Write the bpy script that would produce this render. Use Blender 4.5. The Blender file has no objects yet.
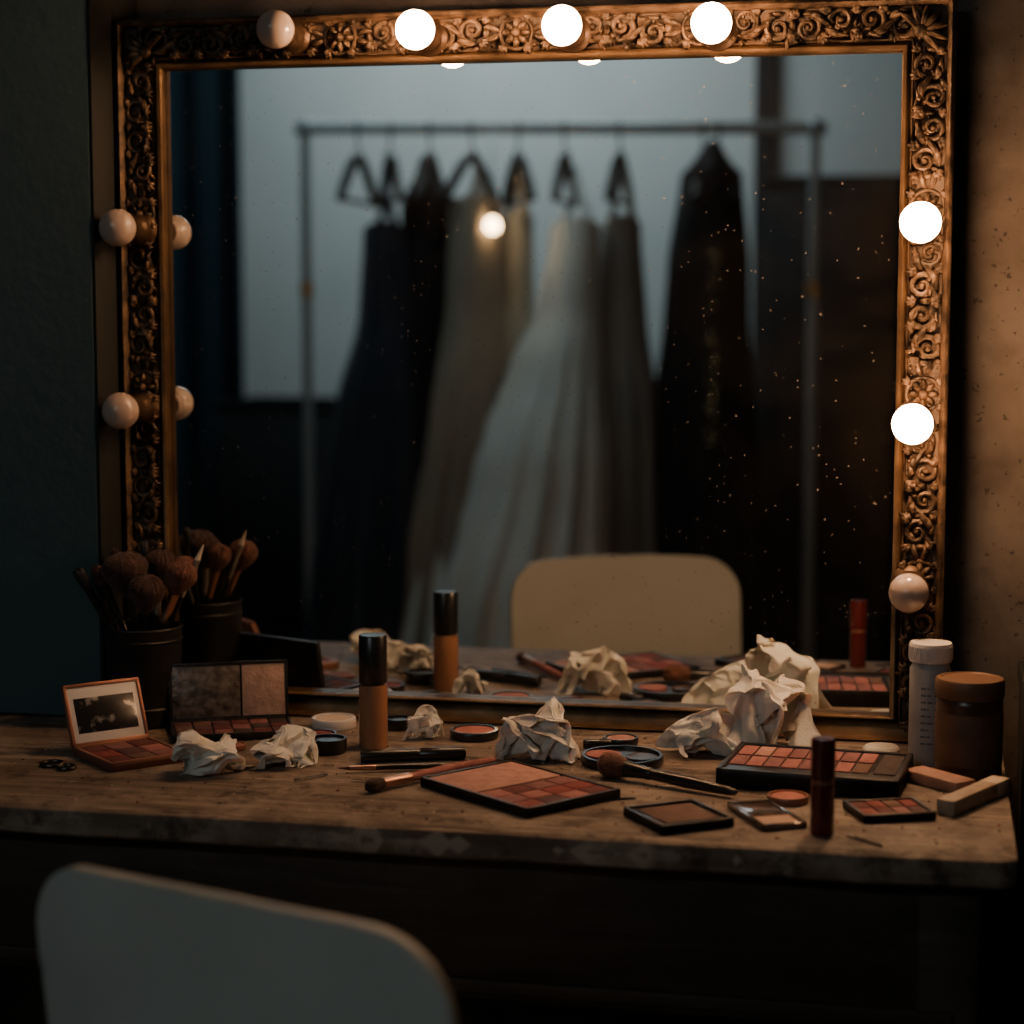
import bpy, bmesh, math, random
from math import sin, cos, pi, radians
from mathutils import Vector, Matrix, noise
random.seed(7)
scene = bpy.context.scene

# ------------------------------------------------------------------ materials
def mat(name, col, rough=0.5, metal=0.0, col2=None, nscale=20.0, bump=0.0, bscale=60.0,
        spec=0.5, emit=None, estr=0.0, trans=0.0, coat=0.0, lo=0.35, hi=0.65, sheen=0.0, sub=0.0):
    m = bpy.data.materials.new(name); m.use_nodes = True
    nt = m.node_tree; b = nt.nodes["Principled BSDF"]
    b.inputs["Base Color"].default_value = (*col, 1)
    b.inputs["Roughness"].default_value = rough
    b.inputs["Metallic"].default_value = metal
    b.inputs["Specular IOR Level"].default_value = spec
    b.inputs["Transmission Weight"].default_value = trans
    b.inputs["Coat Weight"].default_value = coat
    b.inputs["Sheen Weight"].default_value = sheen
    b.inputs["Subsurface Weight"].default_value = sub
    if emit:
        b.inputs["Emission Color"].default_value = (*emit, 1)
        b.inputs["Emission Strength"].default_value = estr
    tc = nt.nodes.new("ShaderNodeTexCoord")
    if col2:
        n = nt.nodes.new("ShaderNodeTexNoise"); n.inputs["Scale"].default_value = nscale
        n.inputs["Detail"].default_value = 6
        nt.links.new(tc.outputs["Object"], n.inputs["Vector"])
        r = nt.nodes.new("ShaderNodeValToRGB")
        r.color_ramp.elements[0].position = lo; r.color_ramp.elements[1].position = hi
        r.color_ramp.elements[0].color = (*col, 1); r.color_ramp.elements[1].color = (*col2, 1)
        nt.links.new(n.outputs["Fac"], r.inputs["Fac"])
        nt.links.new(r.outputs["Color"], b.inputs["Base Color"])
    if bump > 0:
        n = nt.nodes.new("ShaderNodeTexNoise"); n.inputs["Scale"].default_value = bscale
        n.inputs["Detail"].default_value = 5
        nt.links.new(tc.outputs["Object"], n.inputs["Vector"])
        bp = nt.nodes.new("ShaderNodeBump"); bp.inputs["Strength"].default_value = bump
        bp.inputs["Distance"].default_value = 0.002
        nt.links.new(n.outputs["Fac"], bp.inputs["Height"])
        nt.links.new(bp.outputs["Normal"], b.inputs["Normal"])
    return m

M = {}
M['gold'] = mat('antique_gold', (0.032,0.021,0.013), 0.50, 0.40, (0.175,0.110,0.064), 55, 0.6, 260, lo=0.38, hi=0.66)
M['goldback'] = mat('crevice_shade_gold', (0.028,0.018,0.012), 0.6, 0.2, (0.10,0.063,0.037), 60, 0.8, 160)  # crevice shade behind the carving, painted as a darker gold
M['goldlip'] = mat('gold_moulding', (0.08,0.048,0.024), 0.45, 0.65, (0.19,0.115,0.056), 25, 0.3, 150)
M['socket'] = mat('socket_brass', (0.09,0.055,0.033), 0.45, 0.7)
M['bulb_off'] = mat('opal_bulb_glass', (0.48,0.37,0.31), 0.14, coat=0.5)
def bulb_mat():
    m=bpy.data.materials.new('lit_bulb_glass'); m.use_nodes=True; nt=m.node_tree; b=nt.nodes["Principled BSDF"]
    b.inputs["Base Color"].default_value=(1,0.9,0.75,1); b.inputs["Roughness"].default_value=0.3
    tc=nt.nodes.new("ShaderNodeTexCoord"); sp=nt.nodes.new("ShaderNodeSeparateXYZ"); nt.links.new(tc.outputs["Object"],sp.inputs[0])
    r=nt.nodes.new("ShaderNodeMapRange"); r.inputs["From Min"].default_value=-0.072; r.inputs["From Max"].default_value=-0.090
    nt.links.new(sp.outputs[1],r.inputs["Value"])
    c=nt.nodes.new("ShaderNodeValToRGB"); c.color_ramp.elements[0].color=(1.0,0.46,0.19,1); c.color_ramp.elements[1].color=(1.0,0.57,0.30,1)
    nt.links.new(r.outputs[0],c.inputs[0]); nt.links.new(c.outputs[0],b.inputs["Emission Color"])
    s=nt.nodes.new("ShaderNodeMath"); s.operation='MULTIPLY_ADD'; s.inputs[1].default_value=90; s.inputs[2].default_value=80
    nt.links.new(r.outputs[0],s.inputs[0]); nt.links.new(s.outputs[0],b.inputs["Emission Strength"])
    return m
M['bulb_on']=bulb_mat()
M['black'] = mat('black_plastic', (0.012,0.012,0.013), 0.28, coat=0.2)
M['blackm'] = mat('black_matte', (0.015,0.015,0.016), 0.6)
M['dusty'] = mat('dusty_black', (0.010,0.009,0.009), 0.4, 0, (0.07,0.05,0.042), 60, lo=0.5, hi=0.95)
M['cupmetal'] = mat('dark_cup', (0.014,0.016,0.018), 0.5, 0.4, (0.03,0.03,0.03), 30)
M['bristle'] = mat('bristle_brown', (0.022,0.009,0.007), 0.85, 0, (0.070,0.027,0.019), 120, 1.0, 400, sheen=0.1)
M['bristle2'] = mat('bristle_red', (0.075,0.024,0.014), 0.85, 0, (0.16,0.06,0.038), 120, 1.0, 400, sheen=0.1)
M['ferrule'] = mat('ferrule_copper', (0.5,0.28,0.2), 0.3, 0.9)
M['silver'] = mat('ferrule_silver', (0.5,0.48,0.45), 0.25, 0.9)
M['rosegold'] = mat('rose_gold', (0.30,0.14,0.10), 0.4, 0.5)
M['tissue'] = mat('tissue_paper', (0.74,0.69,0.62), 0.95, 0, (0.82,0.77,0.70), 30, 0.5, 260, sub=0.15)
M['found'] = mat('foundation_peach', (0.36,0.165,0.09), 0.18, coat=0.6)
M['cream'] = mat('cream_powder', (0.60,0.50,0.40), 0.7, 0, (0.52,0.42,0.32), 60)
M['white'] = mat('white_plastic', (0.66,0.62,0.58), 0.4)
M['bottle'] = mat('bottle_label', (0.36,0.36,0.36), 0.45, 0, (0.28,0.28,0.28), 40)
M['labelgrey'] = mat('label_grey', (0.12,0.13,0.14), 0.5)
M['amber'] = mat('amber_glass', (0.060,0.026,0.014), 0.3, coat=0.3)
M['amberlabel'] = mat('amber_label', (0.12,0.065,0.038), 0.6, 0, (0.08,0.042,0.027), 40)
M['brownlid'] = mat('brown_lid', (0.15,0.08,0.045), 0.5, 0.2)
M['burgundy'] = mat('burgundy_plastic', (0.085,0.009,0.009), 0.25, coat=0.4)
M['stick'] = mat('cream_stick', (0.36,0.28,0.21), 0.6, 0, (0.26,0.20,0.15), 80)
M['pinkbar'] = mat('pink_bar', (0.36,0.19,0.14), 0.6, 0, (0.28,0.15,0.11), 60)
M['glassy'] = mat('clear_compact', (0.22,0.17,0.14), 0.12, 0.5, (0.12,0.085,0.07), 50)
M['cmirror'] = mat('small_mirror', (0.025,0.025,0.027), 0.25, 0.3, (0.5,0.47,0.45), 45, lo=0.53, hi=0.68)
M['pmirror'] = mat('dusty_mirror', (0.06,0.05,0.046), 0.35, 0.3, (0.20,0.17,0.145), 90, 0.8, 160)
pans = {'rose':(0.24,0.085,0.078),'mauve':(0.16,0.060,0.062),'red':(0.15,0.022,0.022),'dred':(0.08,0.013,0.015),
        'plum':(0.06,0.02,0.028),'brown':(0.09,0.042,0.03),'pink':(0.32,0.165,0.14),'coral':(0.33,0.11,0.085),'dark':(0.025,0.013,0.013),
        'beige':(0.34,0.22,0.17)}
for k,c in pans.items():
    M[k] = mat('powder_'+k, c, 0.8, 0, tuple(min(1,x*1.35+0.012) for x in c), 90, 0.6, 300)

def mirror_mat():
    m = bpy.data.materials.new('mirror_glass'); m.use_nodes=True; nt=m.node_tree
    b=nt.nodes["Principled BSDF"]; b.inputs["Metallic"].default_value=1; b.inputs["Roughness"].default_value=0.0
    b.inputs["Base Color"].default_value=(0.83,0.88,0.88,1)
    out=nt.nodes["Material Output"]
    d=nt.nodes.new("ShaderNodeBsdfDiffuse"); d.inputs["Color"].default_value=(0.5,0.48,0.46,1)
    tc=nt.nodes.new("ShaderNodeTexCoord")
    acc=None
    for sc,thr,rad,am in ((50,0.60,0.10,0.28),(120,0.62,0.17,0.26)):
        v=nt.nodes.new("ShaderNodeTexVoronoi"); v.inputs["Scale"].default_value=sc
        nt.links.new(tc.outputs["Object"],v.inputs["Vector"])
        r=nt.nodes.new("ShaderNodeMapRange"); r.inputs["From Min"].default_value=rad; r.inputs["From Max"].default_value=rad*0.4
        r.inputs["To Min"].default_value=0; r.inputs["To Max"].default_value=am
        nt.links.new(v.outputs["Distance"],r.inputs["Value"])
        g=nt.nodes.new("ShaderNodeMath"); g.operation='GREATER_THAN'; g.inputs[1].default_value=thr
        sep=nt.nodes.new("ShaderNodeSeparateColor"); nt.links.new(v.outputs["Color"],sep.inputs["Color"])
        nt.links.new(sep.outputs[0],g.inputs[0])
        mu=nt.nodes.new("ShaderNodeMath"); mu.operation='MULTIPLY'
        nt.links.new(r.outputs["Result"],mu.inputs[0]); nt.links.new(g.outputs[0],mu.inputs[1])
        if acc is None: acc=mu
        else:
            a=nt.nodes.new("ShaderNodeMath"); a.operation='ADD'; nt.links.new(acc.outputs[0],a.inputs[0]); nt.links.new(mu.outputs[0],a.inputs[1]); acc=a
    n=nt.nodes.new("ShaderNodeTexNoise"); n.inputs["Scale"].default_value=5; n.inputs["Detail"].default_value=9; n.inputs["Distortion"].default_value=1.0; n.inputs["Roughness"].default_value=0.65
    nt.links.new(tc.outputs["Object"],n.inputs["Vector"])
    r2=nt.nodes.new("ShaderNodeMapRange"); r2.inputs["From Min"].default_value=0.40; r2.inputs["From Max"].default_value=0.8
    r2.inputs["To Min"].default_value=0.003; r2.inputs["To Max"].default_value=0.018
    nt.links.new(n.outputs["Fac"],r2.inputs["Value"])
    ad=nt.nodes.new("ShaderNodeMath"); ad.operation='ADD'; ad.use_clamp=True
    nt.links.new(acc.outputs[0],ad.inputs[0]); nt.links.new(r2.outputs["Result"],ad.inputs[1])
    mx=nt.nodes.new("ShaderNodeMixShader")
    nt.links.new(ad.outputs[0],mx.inputs[0]); nt.links.new(b.outputs[0],mx.inputs[1]); nt.links.new(d.outputs[0],mx.inputs[2])
    nt.links.new(mx.outputs[0],out.inputs["Surface"])
    return m
M['mirror']=mirror_mat()

def wood_mat(name,c1,c2,c3,scale=(1.2,14,14),rough=0.55,worn=False):
    m=bpy.data.materials.new(name); m.use_nodes=True; nt=m.node_tree; b=nt.nodes["Principled BSDF"]
    b.inputs["Roughness"].default_value=rough; b.inputs["Specular IOR Level"].default_value=0.3
    tc=nt.nodes.new("ShaderNodeTexCoord"); mp=nt.nodes.new("ShaderNodeMapping"); mp.inputs["Scale"].default_value=scale
    nt.links.new(tc.outputs["Object"],mp.inputs["Vector"])
    n=nt.nodes.new("ShaderNodeTexNoise"); n.inputs["Scale"].default_value=3; n.inputs["Detail"].default_value=9; n.inputs["Distortion"].default_value=0.6
    nt.links.new(mp.outputs[0],n.inputs["Vector"])
    r=nt.nodes.new("ShaderNodeValToRGB"); r.color_ramp.elements[0].position=0.32; r.color_ramp.elements[1].position=0.68
    r.color_ramp.elements[0].color=(*c1,1); r.color_ramp.elements[1].color=(*c2,1)
    nt.links.new(n.outputs["Fac"],r.inputs["Fac"])
    n2=nt.nodes.new("ShaderNodeTexNoise"); n2.inputs["Scale"].default_value=9; n2.inputs["Detail"].default_value=10; n2.inputs["Roughness"].default_value=0.75
    nt.links.new(tc.outputs["Object"],n2.inputs["Vector"])
    r2=nt.nodes.new("ShaderNodeMapRange"); r2.inputs["From Min"].default_value=0.48; r2.inputs["From Max"].default_value=0.68; r2.inputs["To Max"].default_value=0.85
    nt.links.new(n2.outputs["Fac"],r2.inputs["Value"])
    mx=nt.nodes.new("ShaderNodeMixRGB"); mx.inputs[2].default_value=(*c3,1)
    nt.links.new(r2.outputs[0],mx.inputs[0]); nt.links.new(r.outputs[0],mx.inputs[1])
    last=mx
    if worn:
        for sc_,lo_,hi_,am_ in ((22,0.53,0.63,0.80),(110,0.60,0.66,0.75)):
            n3=nt.nodes.new("ShaderNodeTexNoise"); n3.inputs["Scale"].default_value=sc_; n3.inputs["Detail"].default_value=8; n3.inputs["Roughness"].default_value=0.7
            nt.links.new(tc.outputs["Object"],n3.inputs["Vector"])
            r3=nt.nodes.new("ShaderNodeMapRange"); r3.inputs["From Min"].default_value=lo_; r3.inputs["From Max"].default_value=hi_; r3.inputs["To Max"].default_value=am_
            nt.links.new(n3.outputs["Fac"],r3.inputs["Value"])
            m2=nt.nodes.new("ShaderNodeMixRGB"); m2.inputs[2].default_value=(c1[0]*0.36,c1[1]*0.36,c1[2]*0.36,1)
            nt.links.new(r3.outputs[0],m2.inputs[0]); nt.links.new(last.outputs[0],m2.inputs[1]); last=m2
        for rot,sc in ((0.5,(6,260,1)),(-0.9,(5,220,1)),(0.05,(4,300,1))):
            mp2=nt.nodes.new("ShaderNodeMapping"); mp2.inputs["Rotation"].default_value=(0,0,rot); mp2.inputs["Scale"].default_value=sc
            nt.links.new(tc.outputs["Object"],mp2.inputs["Vector"])
            n4=nt.nodes.new("ShaderNodeTexNoise"); n4.inputs["Scale"].default_value=1; n4.inputs["Detail"].default_value=2
            nt.links.new(mp2.outputs[0],n4.inputs["Vector"])
            r4=nt.nodes.new("ShaderNodeMapRange"); r4.inputs["From Min"].default_value=0.64; r4.inputs["From Max"].default_value=0.70; r4.inputs["To Max"].default_value=0.6
            nt.links.new(n4.outputs["Fac"],r4.inputs["Value"])
            m3=nt.nodes.new("ShaderNodeMixRGB"); m3.inputs[2].default_value=(c3[0]*1.25,c3[1]*1.25,c3[2]*1.25,1)
            nt.links.new(r4.outputs[0],m3.inputs[0]); nt.links.new(last.outputs[0],m3.inputs[1]); last=m3
    nt.links.new(last.outputs[0],b.inputs["Base Color"])
    bp=nt.nodes.new("ShaderNodeBump"); bp.inputs["Strength"].default_value=0.6; bp.inputs["Distance"].default_value=0.003
    ad=nt.nodes.new("ShaderNodeMath"); nt.links.new(n.outputs["Fac"],ad.inputs[0]); nt.links.new(n2.outputs["Fac"],ad.inputs[1])
    nt.links.new(ad.outputs[0],bp.inputs["Height"]); nt.links.new(bp.outputs[0],b.inputs["Normal"])
    return m
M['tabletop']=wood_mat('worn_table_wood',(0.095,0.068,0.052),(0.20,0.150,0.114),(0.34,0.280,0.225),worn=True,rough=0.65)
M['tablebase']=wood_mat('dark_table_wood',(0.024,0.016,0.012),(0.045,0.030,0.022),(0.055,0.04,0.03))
M['floor']=wood_mat('floor_boards',(0.03,0.022,0.018),(0.07,0.05,0.04),(0.05,0.04,0.03))
M['darkwood']=wood_mat('dark_wardrobe_wood',(0.004,0.006,0.008),(0.007,0.010,0.012),(0.006,0.008,0.010),rough=0.8)
M['wall']=mat('wall_plaster',(0.095,0.080,0.068),0.9,0,(0.165,0.140,0.118),9,0.8,60)
def specks(m,scale,lo,hi,dark):
    nt=m.node_tree; b=nt.nodes["Principled BSDF"]; src=b.inputs["Base Color"].links[0].from_socket
    tc=nt.nodes.new("ShaderNodeTexCoord"); n=nt.nodes.new("ShaderNodeTexNoise"); n.inputs["Scale"].default_value=scale; n.inputs["Detail"].default_value=4
    nt.links.new(tc.outputs["Object"],n.inputs["Vector"])
    r=nt.nodes.new("ShaderNodeMapRange"); r.inputs["From Min"].default_value=lo; r.inputs["From Max"].default_value=hi; r.inputs["To Max"].default_value=0.75
    nt.links.new(n.outputs["Fac"],r.inputs["Value"])
    mx=nt.nodes.new("ShaderNodeMixRGB"); mx.inputs[2].default_value=(*dark,1)
    nt.links.new(r.outputs[0],mx.inputs[0]); nt.links.new(src,mx.inputs[1]); nt.links.new(mx.outputs[0],b.inputs["Base Color"])
specks(M['wall'],110,0.64,0.69,(0.03,0.024,0.02)); specks(M['wall'],14,0.52,0.75,(0.055,0.046,0.039))
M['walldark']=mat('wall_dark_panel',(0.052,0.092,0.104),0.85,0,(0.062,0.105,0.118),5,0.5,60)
M['sideshade']=mat('pilaster_side_shade',(0.010,0.013,0.014),0.8)  # shade on the pilaster's side face, put into the colour
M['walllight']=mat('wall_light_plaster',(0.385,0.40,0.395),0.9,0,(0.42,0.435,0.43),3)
M['ceil']=mat('ceiling_paint',(0.26,0.30,0.31),0.9)
M['curtain']=mat('curtain_blue',(0.006,0.018,0.026),0.95,spec=0.1)
M['chair']=mat('chair_shell',(0.40,0.40,0.36),0.5,0,(0.44,0.44,0.40),8)
M['chrome']=mat('chair_metal',(0.25,0.25,0.25),0.3,0.9)
M['rackm']=mat('rack_steel',(0.28,0.31,0.32),0.4,0.2)
M['hanger']=mat('hanger_black',(0.01,0.011,0.013),0.5)
M['brassj']=mat('rack_brass_collar',(0.5,0.3,0.12),0.35,0.7)
M['pin']=mat('hairpin_metal',(0.05,0.045,0.04),0.35,0.8)
M['crumb']=mat('powder_crumb',(0.30,0.19,0.14),0.9)
M['fillcase']=mat('fill_casing',(0.6,0.6,0.6),0.5)

# ------------------------------------------------------------------ mesh builder
class B:
    def __init__(s): s.v=[]; s.f=[]; s.m=[]; s.mats=[]
    def mi(s,m):
        m=M[m] if isinstance(m,str) else m
        if m not in s.mats: s.mats.append(m)
        return s.mats.index(m)
    def add(s,vs,fs,m,X=None):
        o=len(s.v); k=s.mi(m)
        for p in vs:
            p=Vector(p); s.v.append(X@p if X else p)
        for f in fs: s.f.append([i+o for i in f]); s.m.append(k)
    def box(s,c,size,m,bev=0.0,X=None,seg=2):
        bm=bmesh.new(); bmesh.ops.create_cube(bm,size=1)
        for v in bm.verts: v.co=Vector((v.co.x*size[0],v.co.y*size[1],v.co.z*size[2]))
        if bev>0: bmesh.ops.bevel(bm,geom=bm.edges[:]+bm.verts[:],offset=bev,segments=seg,affect='EDGES',profile=0.5)
        bm.verts.index_update()
        vs=[v.co+Vector(c) for v in bm.verts]; fs=[[v.index for v in f.verts] for f in bm.faces]; bm.free()
        s.add(vs,fs,m,X)
    def lathe(s,prof,m,X=None,seg=32,sx=1,sy=1):
        vs=[];fs=[];n=len(prof)
        for (r,z) in prof:
            for i in range(seg):
                a=2*pi*i/seg; vs.append((max(r,1e-5)*cos(a)*sx,max(r,1e-5)*sin(a)*sy,z))
        for j in range(n-1):
            for i in range(seg):
                k=(i+1)%seg; fs.append([j*seg+i,j*seg+k,(j+1)*seg+k,(j+1)*seg+i])
        fs.append([i for i in range(seg)][::-1]); fs.append([(n-1)*seg+i for i in range(seg)])
        s.add(vs,fs,m,X)
    def tube(s,pts,rad,m,X=None,seg=8,closed=False):
        pts=[Vector(p) for p in pts]; n=len(pts)
        if not hasattr(rad,'__len__'): rad=[rad]*n
        vs=[];fs=[];up=None
        for i,p in enumerate(pts):
            if closed: t=pts[(i+1)%n]-pts[i-1]
            else: t=pts[min(i+1,n-1)]-pts[max(i-1,0)]
            t.normalize()
            if up is None:
                up=Vector((0,0,1)) if abs(t.z)<0.9 else Vector((1,0,0))
            a=t.cross(up)
            if a.length<1e-6: a=t.orthogonal()
            a.normalize(); b=a.cross(t); up=b
            for k in range(seg):
                an=2*pi*k/seg; vs.append(p+(a*cos(an)+b*sin(an))*rad[i])
        rng=n if closed else n-1
        for i in range(rng):
            j=(i+1)%n
            for k in range(seg):
                l=(k+1)%seg; fs.append([i*seg+k,j*seg+k,j*seg+l,i*seg+l])
        if not closed:
            fs.append([k for k in range(seg)]); fs.append([(n-1)*seg+k for k in range(seg)][::-1])
        s.add(vs,fs,m,X)
    def ell(s,c,r,m,X=None,u=12,v=8):
        prof=[(sin(pi*j/v),-cos(pi*j/v)) for j in range(v+1)]
        Y=Matrix.Translation(Vector(c))@Matrix.Diagonal((r[0],r[1],r[2],1))
        s.lathe(prof,m,(X@Y) if X else Y,seg=u)
    def make(s,name,loc=(0,0,0),rot=0.0,ang=40,smooth=True):
        me=bpy.data.meshes.new(name); me.from_pydata([tuple(v) for v in s.v],[],s.f); me.update()
        bm=bmesh.new(); bm.from_mesh(me); bmesh.ops.recalc_face_normals(bm,faces=bm.faces[:]); bm.to_mesh(me); bm.free()
        for m in s.mats: me.materials.append(m)
        me.polygons.foreach_set('material_index',s.m)
        if smooth:
            me.polygons.foreach_set('use_smooth',[True]*len(me.polygons)); me.set_sharp_from_angle(angle=radians(ang))
        o=bpy.data.objects.new(name,me); scene.collection.objects.link(o)
        o.location=loc; o.rotation_euler=(0,0,rot); return o
def Rz(a): return Matrix.Rotation(a,4,'Z')
def T(*a): return Matrix.Translation(Vector(a))
def axis(p0,p1):
    d=Vector(p1)-Vector(p0); return T(*p0)@d.to_track_quat('Z','Y').to_matrix().to_4x4()

# ------------------------------------------------------------------ room shell
WB=-4.7
def slab(name,c,size,m):
    b=B(); b.box(c,size,m); return b.make(name,smooth=False)
slab('floor',(-1.0,-2.35,-0.05),(4.8,5.0,0.1),'floor')
slab('ceiling',(-1.0,-2.35,2.75),(4.8,5.0,0.1),'ceil')
slab('wall_front',(-1.0,0.10,1.35),(4.8,0.1,2.7),'wall')
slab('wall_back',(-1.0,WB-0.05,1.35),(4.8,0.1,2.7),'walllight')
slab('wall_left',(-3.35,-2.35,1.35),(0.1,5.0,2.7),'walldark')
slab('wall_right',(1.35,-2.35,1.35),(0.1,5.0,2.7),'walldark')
# projecting wall section left of the mirror, with a near-black strip added to imitate shade on its side face
b=B(); b.box((-2.1335,-0.0225,1.726),(2.333,0.143,1.948),'walldark',0.003); b.box((-0.9655,-0.0225,1.726),(0.004,0.141,1.946),'sideshade',0.001); b.make('wall_pilaster')
slab('trim_1',(-0.585,WB+0.02,1.35),(0.07,0.05,2.7),'darkwood')
b=B(); b.box((-1.0,-4.69,0.05),(4.6,0.02,0.1),'darkwood',0.003); b.make('baseboard_back')

def cabinet(name,x0,x1,y0,y1,h,doors,m='darkwood'):
    b=B(); cx=(x0+x1)/2; cy=(y0+y1)/2
    b.box((cx,cy,h/2+0.03),(x1-x0,y1-y0,h-0.06),m,0.004)
    b.box((cx,cy,h-0.0125),(x1-x0+0.03,y1-y0+0.02,0.025),m,0.004)
    w=(x1-x0)/doors
    for i in range(doors):
        X=x0+w*(i+.5)
        b.box((X,y1+0.008,h/2+0.02),(w-0.012,0.016,h-0.14),m,0.003)
        b.box((X,y1+0.018,h/2+0.02),(w-0.12,0.008,h-0.28),m,0.003)
        b.ell((X+w*0.4*(1 if i%2==0 else -1),y1+0.03,h*0.5),(0.012,0.012,0.012),'blackm')
    for sx in (x0+0.04,x1-0.04):
        for sy in (y0+0.04,y1-0.04): b.box((sx,sy,0.03),(0.05,0.05,0.06),m)
    return b.make(name)
cabinet('wardrobe',-0.53,0.75,WB+0.03,WB+0.58,1.64,3)
cabinet('sideboard',-2.42,-0.66,WB+0.03,WB+0.45,0.90,4)
b=B(); vs=[];fs=[]; n=90
for j in range(2):
    for i in range(n+1):
        u=i/n; vs.append((-3.28+0.85*u, WB+0.12+0.03*sin(u*40)+0.012*sin(u*97), 0.02+2.6*j))
for i in range(n): fs.append([i,i+1,n+2+i,n+1+i])
b.add(vs,fs,'curtain'); b.tube([(-3.29,WB+0.12,2.63),(-2.40,WB+0.12,2.63)],0.014,'rackm'); b.make('curtain')

# ------------------------------------------------------------------ dressing table
b=B()
tx0,tx1,ty0,ty1=-1.6,0.083,-0.488,0.03
nx=160; prof=[(0.0,-0.030),(-0.003,-0.027),(-0.004,-0.015),(-0.003,-0.004),(0.004,0.0)]
vs=[];fs=[]
for i in range(nx+1):
    x=tx0+(tx1-tx0)*i/nx
    w=0.004*noise.noise(Vector((x*9,0,0)))+0.003*noise.noise(Vector((x*45,3,0)))
    if x>tx1-0.02: w+=0.012*((x-(tx1-0.02))/0.02)**2
    for (dy,z) in prof: vs.append((x,ty0+dy+w*(1 if z<-0.0 else 1.6),0.75+z))
    vs.append((x,ty1,0.75)); vs.append((x,ty1,0.72))
k=len(prof)+2
for i in range(nx):
    for j in range(k): fs.append([i*k+j,(i+1)*k+j,(i+1)*k+(j+1)%k,i*k+(j+1)%k])
fs.append(list(range(k))); fs.append([nx*k+j for j in range(k)][::-1])
b.add(vs,fs,'tabletop')
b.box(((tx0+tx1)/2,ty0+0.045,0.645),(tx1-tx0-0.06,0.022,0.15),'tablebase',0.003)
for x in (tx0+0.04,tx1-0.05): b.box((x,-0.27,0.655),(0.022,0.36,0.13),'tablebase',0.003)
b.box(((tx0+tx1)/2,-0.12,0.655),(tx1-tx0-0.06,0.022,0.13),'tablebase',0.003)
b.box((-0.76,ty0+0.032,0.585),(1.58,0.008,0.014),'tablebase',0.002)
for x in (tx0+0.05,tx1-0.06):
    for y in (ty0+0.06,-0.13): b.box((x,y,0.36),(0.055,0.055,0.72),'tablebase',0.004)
b.make('dressing_table')
b=B()
b.box((0.26,-0.27,0.43),(0.32,0.46,0.80),'darkwood',0.004); b.box((0.262,-0.27,0.84),(0.328,0.48,0.022),'darkwood',0.004)
for z in (0.2,0.45,0.70):
    b.box((0.26,-0.506,z),(0.29,0.014,0.22),'darkwood',0.003); b.ell((0.26,-0.52,z),(0.012,0.012,0.012),'brassj')
for sx in (0.13,0.39):
    for sy in (-0.47,-0.07): b.box((sx,sy,0.015),(0.04,0.04,0.03),'darkwood')
b.make('drawer_cabinet')

# ------------------------------------------------------------------ mirror
ix0,ix1,iz0,iz1=-0.909,-0.042,0.777,1.524
b=B()
b.box(((ix0+ix1)/2,0.005,(iz0+iz1)/2),(ix1-ix0+0.02,0.008,iz1-iz0+0.02),'mirror')
sb=0.027/0.060; sl=0.88; stp=0.97
prof=[(0.0,0.0),(0.0,0.012),(0.002,0.017),(0.005,0.018),(0.008,0.016),(0.0095,0.011),(0.0105,0.016),(0.012,0.017),(0.0130,0.011),
      (0.020,0.013),(0.032,0.017),(0.044,0.019),(0.048,0.020),(0.050,0.029),(0.053,0.033),(0.056,0.032),(0.058,0.028),(0.058,0.022),(0.058,-0.022)]
vs=[];fs=[]
for (t,h) in prof:
    vs+= [(ix0-t*sl,-h,iz1+t*stp),(ix1+t,-h,iz1+t*stp),(ix1+t,-h,iz0-t*sb),(ix0-t*sl,-h,iz0-t*sb)]
n=len(prof)
F={'goldlip':[],'gold':[],'goldback':[]}
for j in range(n-1):
    for c in range(4):
        f=[j*4+c,j*4+(c+1)%4,(j+1)*4+(c+1)%4,(j+1)*4+c]
        if j<5 or c==2: F['goldlip'].append(f)
        elif j<8 or j>=12: F['gold'].append(f)
        else: F['goldback'].append(f)
for k_,v_ in F.items(): b.add(vs,v_,k_)
b.box(((ix0+ix1)/2,0.017,(iz0+iz1)/2-0.0),(ix1-ix0+0.09,0.006,iz1-iz0+0.05),'tablebase')
def spiral(cx,cy,r0,a0,turns,d,h0,w0,w1,X,nn=20):
    pts=[];rad=[]
    for i in range(nn+1):
        q=i/nn; a=a0+d*turns*2*pi*q; r=r0*(1-q)**0.85+0.0012
        pts.append((cx+r*cos(a),cy+r*sin(a),h0+0.003*sin(q*pi)+0.002*q)); rad.append(w0*(1-q)+w1*q)
    b.tube(pts,rad,'gold',X,seg=7)
    b.ell((cx,cy,h0+0.002),(w0*1.1,w0*1.1,w0*1.1),'gold',X,8,6)
def leaf(x,y,L,W,a,X,h=0.017,curl=0.6):
    pts=[];rad=[]
    for i in range(9):
        q=i/8; aa=a+curl*q; 
        if i==0: p=Vector((x,y,h))
        else: p=pts[-1]+Vector((cos(aa),sin(aa),0))*L/8
        p=Vector((p.x,p.y,h+0.006*sin(q*pi))); pts.append(p); rad.append(max(0.0006,W*sin(pi*(0.12+0.86*q))**0.8))
    b.tube(pts,rad,'gold',X,seg=7)
def rosette(x,X,R=0.016,pet=8):
    for i in range(pet):
        a=2*pi*i/pet
        Y=X@T(x+cos(a)*R*0.62,sin(a)*R*0.62,0.020)@Rz(a)
        b.ell((0,0,0),(R*0.42,R*0.24,0.006),'gold',Y,8,6)
    b.ell((x,0,0.024),(R*0.34,R*0.34,0.007),'gold',X,10,6)
    pts=[(x+R*1.12*cos(2*pi*i/24),R*1.12*sin(2*pi*i/24),0.019) for i in range(24)]
    b.tube(pts,0.0024,'gold',X,6,closed=True)
rl=random.Random(21)
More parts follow.
